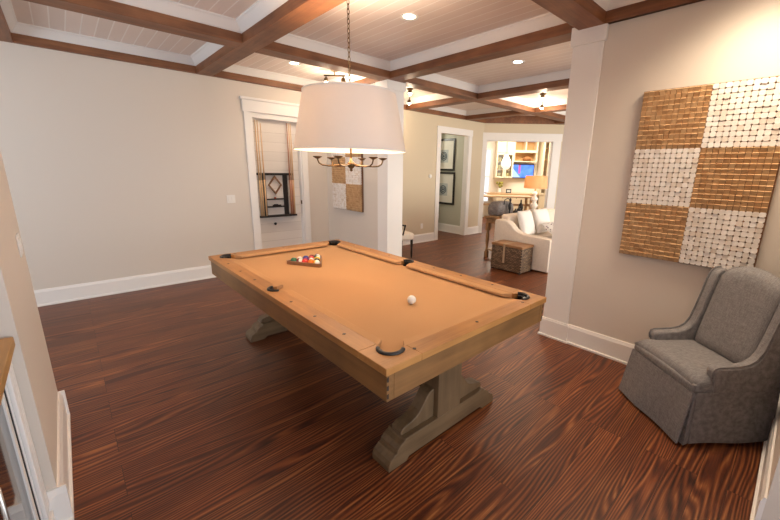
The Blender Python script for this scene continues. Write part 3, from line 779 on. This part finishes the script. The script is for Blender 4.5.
# ------------------------------------------------------------------ bar unit in the left foreground
B = thing('bar_cabinet', 'built-in bar with golden wood counter, fluted white pilaster and dark glass door', 'bar cabinet', (0, 0, 0))
BX(-.865, -.30, .35, 2.045, .0, .89).build('cabinet_body', M_TRIM, B)
BX(-.868, -.235, .30, 2.028, .892, .932).build('counter_top', M_COUNTERW, B, .004)
p = MB(); p.box(-.30, -.272, 1.925, 2.045, .10, .888)
for q in range(3): p.box(-.274, -.256, 1.930+q*.038, 1.958+q*.038, .13, .888)
p.build('fluted_pilaster', M_TRIM, B, .006, 3)
BX(-.30, -.250, 1.92, 2.047, 0, .10).build('plinth', M_TRIM, B, .003)
BX(-.30, -.276, 1.912, 1.9245, .0, .888).build('door_gap_shadow', M_BLACK, B)  # black strip standing in for the shadow in the gap beside the door frame
d = MB(); d.box(-.299, -.279, 1.87, 1.911, .08, .885).box(-.299, -.279, 1.28, 1.305, .08, .885).box(-.299, -.279, 1.305, 1.87, .86, .885).box(-.299, -.279, 1.305, 1.87, .08, .105)
d = d.build('door_frame', M_TRIM, B, .002)
BX(-.297, -.285, 1.305, 1.87, .105, .86).build('glass', M_GLASSDARK, d)
MB().tube([(-.28, 1.33, .45), (-.25, 1.33, .45), (-.25, 1.33, .75), (-.28, 1.33, .75)], .006, 8).build('handle', M_CHROME, d)
b = MB().lathe([(.001, 0), (.036, 0), (.037, .01), (.037, .19), (.030, .215), (.014, .24), (.013, .29), (.016, .292), (.016, .31), (.001, .311)], 20).build('bottle', mat('amber_bottle', (.16, .065, .015), .1, spec=.8))
b.location = (-.40, 1.93, .9325); tag(b, 'dark amber bottle standing on the golden bar counter', 'bottle')

# ------------------------------------------------------------------ living room: sofa, pillows, chest, console
SF = thing('sofa', 'cream slipcovered sofa with sloping arms seen through the opening', 'sofa', (5.45, 2.64, 0))
prof = [(0, .02), (0, .53), (.012, .555), (.05, .562), (.36, .570), (.50, .582), (.60, .61), (.67, .65), (.73, .71), (.79, .755), (.86, .776), (1.03, .78), (1.05, .77), (1.06, .74), (1.06, .02)]
for x in (0, 1.95): MB().prism(prof, x, x+.16, 'x').build('arm', M_CREAM, SF, .02, 3)
BX(.16, 1.95, .04, 1.02, .03, .33).build('base', M_CREAM, SF, .01)
BX(.15, 1.96, .84, 1.05, .30, .86).build('back', M_CREAM, SF, .05, 4)
for q in range(2):
    x0 = .165+q*.895
    BX(x0, x0+.885, .03, .80, .33, .47).build('seat_cushion', M_CREAM, SF, .035, 4)
M_DOT = mat('dotted_linen', (.83, .80, .77), .9); t = NT(M_DOT)
vo = t.n('ShaderNodeTexVoronoi', i_Scale=22.0); t.l(t.pos(kind='object'), vo.inputs[0])
t.l(t.mix(t.math('LESS_THAN', vo.outputs[0], .28), (.83, .80, .77), (.12, .06, .10)), t.b.inputs['Base Color'])
def throw(x, y, z, rot, m, label, s=.46):
    o = MB().pillow(s, s, .16).build('throw_pillow', m); o.location = (x, y, z); o.rotation_euler = rot
    tag(o, label, 'pillow', 'throw pillows on the sofa')
throw(5.885, 3.33, .718, (1.25, 0, .08), M_PILLOW, 'plain white throw pillow at the near end of the sofa', .46)
throw(6.44, 3.33, .718, (1.25, 0, -.05), M_PILLOW, 'plain white throw pillow in the middle of the sofa', .46)
throw(6.30, 2.92, .60, (.45, 0, -.15), M_DOT, 'white dotted throw pillow lying on the sofa seat before the white pillows', .46)

CH = thing('wicker_chest', 'brown woven storage chest with wooden lid against the sofa arm', 'chest', (5.245, 3.185, 0))
M_WICK = mat('woven_rattan', (.12, .07, .04), .7); t = NT(M_WICK)
b1 = t.n('ShaderNodeTexBrick', i_Color1=(.30, .185, .10, 1), i_Color2=(.11, .06, .03, 1), i_Mortar=(.025, .013, .008, 1), i_Scale=1.0, i_Mortar_Size=.0035, i_Brick_Width=.05, i_Row_Height=.022)
tc = t.n('ShaderNodeTexCoord'); s3 = t.n('ShaderNodeSeparateXYZ'); t.l(tc.outputs['Object'], s3.inputs[0])
cc = t.n('ShaderNodeCombineXYZ'); t.l(t.math('ADD', s3.outputs[0], s3.outputs[1]), cc.inputs[0]); t.l(s3.outputs[2], cc.inputs[1]); t.l(cc.outputs[0], b1.inputs[0])
t.l(b1.outputs[0], t.b.inputs['Base Color']); t.bump(b1.outputs[1], -.6, .01)
BX(-.175, .175, -.285, .285, .015, .41).build('body', M_WICK, CH, .015, 3)
BX(-.18, .18, -.29, .29, .41, .45).build('lid', wood('chest_lid_wood', 'y', (.26, .12, .045), (.42, .21, .085), .4), CH, .006)
st = MB(); st.box(-.186, -.174, .02, .05, .14, .452).box(-.186, .186, .02, .05, .4495, .455); st.build('strap', mat('tan_strap', (.42, .30, .19), .6), CH)
for x in (-.15, .15):
    for y in (-.25, .25): BX(x-.02, x+.02, y-.02, y+.02, 0, .02).build('foot', M_DARKWOOD, CH)

CT = thing('console_table', 'pale wooden console table standing behind the cream sofa', 'console table', (5.62, 3.72, 0))
M_CONS = woods('console_pine', (.20, .105, .045), (.38, .22, .10), rough=.5)
BX(0, 2.25, 0, .34, .755, .795).build('table_top', M_CONS['x'], CT, .004)
BX(.04, 2.21, .03, .31, .66, .755).build('apron', M_CONS['x'], CT, .003)
BX(.05, 2.20, .05, .29, .14, .165).build('lower_shelf', M_CONS['x'], CT, .003)
for x in (.065, 2.185):
    for y in (.06, .28):
        MB().box(x-.033, x+.033, y-.033, y+.033, .52, .66).lathe([(.022, .10), (.03, .14), (.020, .17), (.030, .30), (.033, .40), (.022, .49), (.032, .52)], 14, (x, y, 0)).box(x-.03, x+.03, y-.03, y+.03, .0, .12).build('leg', M_CONS['z'], CT)

BG = thing('woven_basket', 'grey handled basket on the near end of the console table', 'basket', (5.98, 3.945, .7955))
M_GREYW = m_cloth('grey_weave', (.13, .115, .115), (.27, .24, .23), 90)
MB().prism([(-.25, 0), (.25, 0), (.27, .12), (.25, .20), (.15, .25), (-.15, .25), (-.25, .20), (-.27, .12)], -.12, .12, 'y').build('body', M_GREYW, BG, .03, 3)
MB().tube([(-.10, -.125, .20), (-.09, -.13, .29), (0, -.13, .32), (.09, -.13, .29), (.10, -.125, .20)], .009, 8).build('handle', M_BLACK, BG)
o = MB().lathe([(.045, 0), (.045, .012), (.015, .03), (.012, .09), (.026, .13), (.034, .19), (.022, .235), (.010, .25), (.020, .275), (.022, .30), (.010, .325), (.001, .33)], 14).build('figurine', M_BLACK)
o.location = (6.0, 3.766, .7955); tag(o, 'tall black figurine in front of the grey basket', 'figurine')
for x, y, h, lab in ((6.36, 3.86, .10, 'short dark jar beside the grey basket'), (6.52, 3.88, .14, 'dark round pot in the middle of the console table'), (6.66, 3.93, .26, 'slim dark bottle nearer the console lamp')):
    o = MB().lathe([(.001, 0), (.04, 0), (.05, h*.35), (.042, h*.6), (.016, h*.75), (.016, h), (.001, h)], 16).build('jar', M_BLACK if h < .2 else M_DARKWOOD)
    o.location = (x, y, .7955); tag(o, lab, 'jar', 'dark jars on the console table')
LP = thing('table_lamp', 'table lamp with amber drum shade and stacked white globe base', 'table lamp', (7.25, 3.97, .7955))
M_CERAM = mat('white_ceramic', (.84, .80, .74), .25)
MB().lathe([(.085, 0), (.085, .02), (.03, .03), (.06, .06), (.085, .11), (.06, .16), (.03, .18), (.06, .21), (.075, .25), (.055, .29), (.025, .31), (.045, .335), (.055, .36), (.04, .39), (.015, .41)], 24).build('globe_base', M_CERAM, LP)
MB().lathe([(.012, .41), (.010, .50)], 12).build('lamp_neck', M_BRASS, LP)
s = MB(); s.lathe([(.24, .47), (.22, .73)], 40, cap=False); s.lathe([(.237, .47), (.217, .73)], 40, cap=False); s.build('lamp_shade', M_SHADEO, LP, fix=False)
light('table_lamp_glow', 'POINT', (7.25, 3.97, 1.40), 6, WARM, shadow_soft_size=.05)

# cream chair half hidden by the far column
CC = thing('side_chair', 'cream upholstered side chair half hidden behind the far column', 'chair', (4.36, 5.08, 0), PI/2-.25)
BX(-.24, .24, -.24, .24, .34, .47).build('seat', M_CREAM, CC, .04, 4)
b = BX(-.23, .23, -.05, .05, 0, .48).build('backrest', M_CREAM, CC, .04, 4); b.location = (-.02, .22, .45); b.rotation_euler = (-.15, 0, 0)
for x in (-.2, .2):
    for y in (-.2, .2): MB().lathe([(.012, 0), (.018, .06), (.016, .18), (.024, .28), (.024, .35)], 12, (x, y, 0)).build('leg', M_DARKWOOD, CC)
for s in (-1, 1):
    MB().tube([(s*.23, .0, .44), (s*.24, -.04, .60), (s*.24, 0, .625), (s*.23, .2, .63)], .014, 8).sphere((s*.24, -.04, .615), .02, 12, 8).build('arm', M_DARKWOOD, CC)

# ------------------------------------------------------------------ framed prints in the hall
M_FRAME = mat('black_frame', (.015, .014, .014), .35)
M_MAT = mat('print_mat', (.82, .80, .72), .8)
M_PRINT = mat('print_paper', (.52, .56, .55), .8); M_INK = mat('print_ink', (.06, .09, .13), .8)
def framed(label, y0, y1, z0, z1):
    R = thing('framed_print', label, 'picture', (7.25, (y0+y1)/2, z0), 0, 'framed prints on the hall wall')
    w_ = (y1-y0)/2; h = z1-z0; f = .045
    MB().box(-.03, -.002, -w_, -w_+f, 0, h).box(-.03, -.002, w_-f, w_, 0, h).box(-.03, -.002, -w_+f, w_-f, 0, f).box(-.03, -.002, -w_+f, w_-f, h-f, h).build('frame', M_FRAME, R, .003)
    BX(-.014, -.002, -w_+f, w_-f, f, h-f).build('mat_board', M_MAT, R)
    a = .15; zc = h*.46
    p = BX(-.017, -.0138, -a, a, zc-a*1.05, zc+a*1.05).build('print', M_PRINT, R)
    ring = MB()
    for rad in (.10, .062): ring.tube([(-.018, rad*math.cos(2*PI*q/24), zc+rad*math.sin(2*PI*q/24)) for q in range(24)], .010, 6, closed=True)
    ring.sphere((-.018, 0, zc), .03, 10, 6, (.2, 1, 1)); ring.build('print_drawing', M_INK, p)
framed('upper black framed print of a round blue medallion in the hall', 6.235, 6.98, 1.59, 2.37)
framed('lower black framed print of a round blue medallion in the hall', 6.205, 6.98, .73, 1.55)
light('hall_ceiling_glow', 'POINT', (6.4, 7.3, 2.5), 22, (1, .95, .82), shadow_soft_size=.15)

# ------------------------------------------------------------------ spot bars on the ceiling
def spot_bar(label, x, y, rz, heads, power):
    t = thing('spotlight_bar', label, 'ceiling light', (x, y, CZ), rz, 'bronze spotlight bars on the ceiling')
    MB().lathe([(.055, 0), (.055, -.014), (.02, -.025), (.008, -.03), (.008, -.075)], 20).build('canopy', M_BRONZE, t)
    L = max(abs(h) for h in heads)+.03
    MB().tube([(-L, 0, -.075), (L, 0, -.075)], .010, 8).build('bar', M_BRONZE, t)
    for h in heads:
        s_ = MB().tube([(h, 0, -.075), (h, 0, -.105)], .007, 8).lathe([(.018, 0), (.030, -.02), (.034, -.055), (.028, -.058)], 16, (h, 0, -.10)).build('spot_head', M_BRONZE, t)
        MB().sphere((h, 0, -.158), .026, 12, 8).build('bulb', M_BULB, s_)
        p_ = Matrix.Translation((x, y, CZ)) @ Matrix.Rotation(rz, 4, 'Z') @ Vector((h, 0, -.22))
        light('spotlight_glow', 'POINT', p_, power, WARM, shadow_soft_size=.03)
spot_bar('bronze spotlight bar on the ceiling bay beside the far column', 4.50, 4.95, math.atan2(.92, .82), (-.45, .45), 7)
spot_bar('bronze spotlight bar on the living room ceiling over the sofa', 6.30, 3.48, math.atan2(.65, 1.18), (-.5, .5), 9)
spot_bar('bronze spotlight bar on the ceiling above the alcove art', 2.98, 4.85, -.75, (-.12, .12), 7)

# ------------------------------------------------------------------ kitchen beyond the diagonal opening
RZ = -PI/4
def kp(s_, t_, z=0): v = MD @ Vector((s_, t_, z)); return (v.x, v.y, v.z)
M_KCAB = mat('cream_cabinet_paint', (.78, .66, .47), .4); M_KIN = mat('cabinet_back_tan', (.62, .36, .15), .6)
M_KTOP = woods('kitchen_wood_top', (.42, .25, .12), (.60, .38, .20), rough=.4)
K = thing('base_cabinet', 'cream kitchen base cabinets under a pale wood worktop on the far wall', 'cabinet', kp(.95, 2.9), RZ)
BX(0, 1.40, .02, .58, .08, .84).build('body', M_KCAB, K)
BX(.02, 1.38, .06, .56, 0, .08).build('toe_kick', M_DARKWOOD, K)
for q in range(3):
    d = BX(.01+q*.465, .45+q*.465, 0, .02, .10, .62).build('door', M_KCAB, K, .004); MB().sphere((.42+q*.465, -.012, .55), .014, 10, 6).build('knob', M_BRONZE, d)
    d = BX(.01+q*.465, .45+q*.465, 0, .02, .64, .82).build('drawer', M_KCAB, K, .004); MB().sphere((.23+q*.465, -.012, .73), .014, 10, 6).build('knob', M_BRONZE, d)
o = BX(-.30, 1.43, -.03, .59, 0, .04).build('worktop', M_KTOP['x'], None, .004); o.location = kp(.95, 2.9, .8405); o.rotation_euler = (0, 0, RZ); tag(o, 'pale wooden kitchen worktop along the bright far wall', 'worktop')
K = thing('glass_wall_cabinet', 'cream wall cabinet with two glass doors left of the television', 'cabinet', kp(.92, 3.12), RZ)
w = MB(); w.box(0, .58, .355, .375, 1.38, 2.62).box(0, .02, 0, .36, 1.38, 2.62).box(.56, .58, 0, .36, 1.38, 2.62).box(0.02, .56, 0, .355, 1.38, 1.40).box(.02, .56, 0, .355, 2.18, 2.21).box(.02, .56, 0, .355, 2.60, 2.62)
w.build('carcass', M_KCAB, K)
for z in (1.64, 1.90): BX(.02, .56, .03, .35, z, z+.015).build('shelf', M_KCAB, K)
for q in range(2):
    x0 = .005+q*.29; x1 = x0+.28
    d = MB().box(x0, x0+.05, -.02, 0, 1.39, 2.19).box(x1-.05, x1, -.02, 0, 1.39, 2.19).box(x0+.05, x1-.05, -.02, 0, 1.39, 1.44).box(x0+.05, x1-.05, -.02, 0, 2.14, 2.19).build('door', M_KCAB, K, .003)
    BX(x0+.05, x1-.05, -.012, -.006, 1.44, 2.14).build('pane', M_GLASS, d)
    BX(x0, x1, -.02, 0, 2.21, 2.61).build('upper_door', M_KCAB, K, .004)
M_DISH = mat('yellow_green_dish', (.50, .46, .20), .3)
for q in range(2):
    for j, z in enumerate((1.4005, 1.6555, 1.9155)):
        o = MB().lathe([(.03, 0), (.05, .02), (.075, .10), (.07, .16), (.06, .16), (.06, .10), (.04, .03), (.001, .025)], 16).build('dish', M_DISH)
        o.location = kp(.92+.15+q*.29, 3.12+.17, z); tag(o, 'yellow green dish on the %s shelf behind the %s glass cabinet door' % (('bottom', 'middle', 'top')[j], ('left', 'right')[q]), 'dish', 'dishes in the glass cabinet')
K = thing('open_wall_shelf', 'cream open wall shelf with tan back above the television', 'shelf', kp(1.50, 3.15), RZ)
w = MB(); w.box(0, .78, .30, .345, 1.92, 2.66).build('back_panel', M_KIN, K)
w = MB(); w.box(0, .04, 0, .30, 1.92, 2.66).box(.74, .78, 0, .30, 1.92, 2.66).box(.04, .74, 0, .30, 1.92, 1.95).box(.04, .74, 0, .30, 2.62, 2.66).box(.04, .74, 0, .30, 2.22, 2.30).box(.37, .41, 0, .30, 2.30, 2.62)
w.build('carcass', M_KCAB, K)
o = MB().lathe([(.001, 0), (.10, 0), (.14, .05), (.15, .09), (.12, .12), (.06, .15), (.001, .16)], 20).build('bread_basket', mat('bread_brown', (.30, .12, .035), .7)); o.location = kp(1.98, 3.28, 1.9505); tag(o, 'round brown basket on the open shelf above the television', 'basket')
K = thing('wall_television', 'flat wall television showing a bright blue picture in the kitchen', 'television', kp(1.87, 3.36, 1.62), RZ)
BX(-.40, .40, -.02, .02, -.235, .235).build('casing', M_BLACK, K, .006)
M_TV = mat('tv_picture', (.02, .05, .3), .2); t = NT(M_TV)
s3 = t.n('ShaderNodeSeparateXYZ'); t.l(t.n('ShaderNodeTexCoord').outputs['Object'], s3.inputs[0])
diag = t.math('LESS_THAN', t.math('ADD', s3.outputs[0], t.math('MULTIPLY', s3.outputs[2], .9)), -.24)
fig = t.math('LESS_THAN', t.math('ABSOLUTE', t.math('ADD', s3.outputs[0], .10)), .038)
fig = t.math('MULTIPLY', fig, t.math('GREATER_THAN', s3.outputs[2], -.08))
nz = t.n('ShaderNodeTexNoise', i_Scale=6.0); t.l(t.pos(kind='object'), nz.inputs[0])
c = t.ramp(nz.outputs[0], [(.35, (.05, .16, .80)), (.65, (.12, .30, 1.0))])
c = t.mix(diag, c, (.45, .60, .80)); c = t.mix(fig, c, (.55, .08, .16))
t.l(c, t.b.inputs['Emission Color']); t.b.inputs['Emission Strength'].default_value = 1.0
BX(-.375, .375, -.023, -.0195, -.21, .21).build('screen', M_TV, K)
BX(-.1, .1, .02, .138, -.08, .08).build('wall_bracket', M_BLACK, K)
K = thing('tall_glass_cabinet', 'tall cream cabinet with narrow glass doors right of the television', 'cabinet', kp(2.40, 2.95), RZ)
w = MB(); w.box(0, .9, .50, .54, 0, 2.7).box(0, .03, 0, .5, 0, 2.7).box(.87, .9, 0, .5, 0, 2.7).box(.03, .87, 0, .5, 2.66, 2.7).box(.03, .87, 0, .5, 0, .85)
w.build('carcass', M_KCAB, K)
for z in (1.2, 1.6, 2.0, 2.35): BX(.03, .87, .05, .49, z, z+.02).build('shelf', M_KIN, K)
for q in range(4):
    x0 = .01+q*.222; x1 = x0+.214
    d = MB().box(x0, x0+.05, -.02, 0, .86, 2.66).box(x1-.05, x1, -.02, 0, .86, 2.66).box(x0+.05, x1-.05, -.02, 0, .86, .92).box(x0+.05, x1-.05, -.02, 0, 2.58, 2.66).build('door', M_KCAB, K, .003)
    BX(x0+.05, x1-.05, -.012, -.006, .92, 2.58).build('pane', M_GLASS, d)
# plain table in the kitchen entrance
K = thing('kitchen_table', 'long pale wooden kitchen table with low stretcher beyond the opening', 'table', kp(.05, 1.15), RZ)
BX(0, 1.7, 0, .7, .86, .90).build('table_top', M_KTOP['x'], K, .004)
BX(.07, 1.63, .32, .38, .60, .66).build('stretcher', M_KTOP['x'], K, .003)
for x in (.08, 1.62):
    for y in (.08, .62): BX(x-.035, x+.035, y-.035, y+.035, 0, .86).build('leg', M_KTOP['z'], K, .004)
    BX(x-.03, x+.03, .115, .585, .60, .66).build('side_stretcher', M_KTOP['y'], K)
V = thing('flower_vase', 'dark vase with yellow green flowers on the kitchen worktop', 'vase', kp(1.10, 3.12, .881), RZ)
MB().lathe([(.001, 0), (.05, 0), (.06, .06), (.035, .13), (.04, .16)], 16).build('vase', M_CERAM, V)
fl = MB()
for q in range(14):
    a = random.uniform(0, 6.28); rr = random.uniform(.02, .11); h = random.uniform(.22, .36)
    fl.tube([(0, 0, .14), (rr*.5*math.cos(a), rr*.5*math.sin(a), h*.7), (rr*math.cos(a), rr*math.sin(a), h)], .004, 5); fl.sphere((rr*math.cos(a), rr*math.sin(a), h), .03, 8, 6)
fl.build('flowers', mat('flower_yellow_green', (.32, .30, .05), .7), V)
F_ = thing('photo_frame', 'small dark photo frame on the kitchen worktop', 'picture frame', kp(1.42, 3.15, .881), RZ)
BX(-.09, .09, 0, .02, 0, .14).build('frame', M_FRAME, F_, .003); BX(-.06, .06, -.003, .001, .03, .11).build('photo', M_PRINT, F_)
PN = thing('glass_pendant', 'white glass pendant lamp hanging in the kitchen before the cabinets', 'pendant lamp', kp(1.02, 2.0, 0), RZ)
MB().lathe([(.03, 2.10), (.06, 2.06), (.13, 1.92), (.15, 1.80), (.11, 1.70), (.04, 1.66)], 24).build('globe', mat('opal_glass', (.9, .88, .84), .3, emit=(1, .93, .82), estr=.5), PN)
MB().tube([(0, 0, 2.10), (0, 0, CZ)], .006, 6).build('cord', M_BRONZE, PN)
light('kitchen_ceiling_glow', 'AREA', kp(1.5, 1.9, 2.85), 100, (1, .90, .74), (0, 0, RZ), shape='RECTANGLE', size=2.4, size_y=1.6)
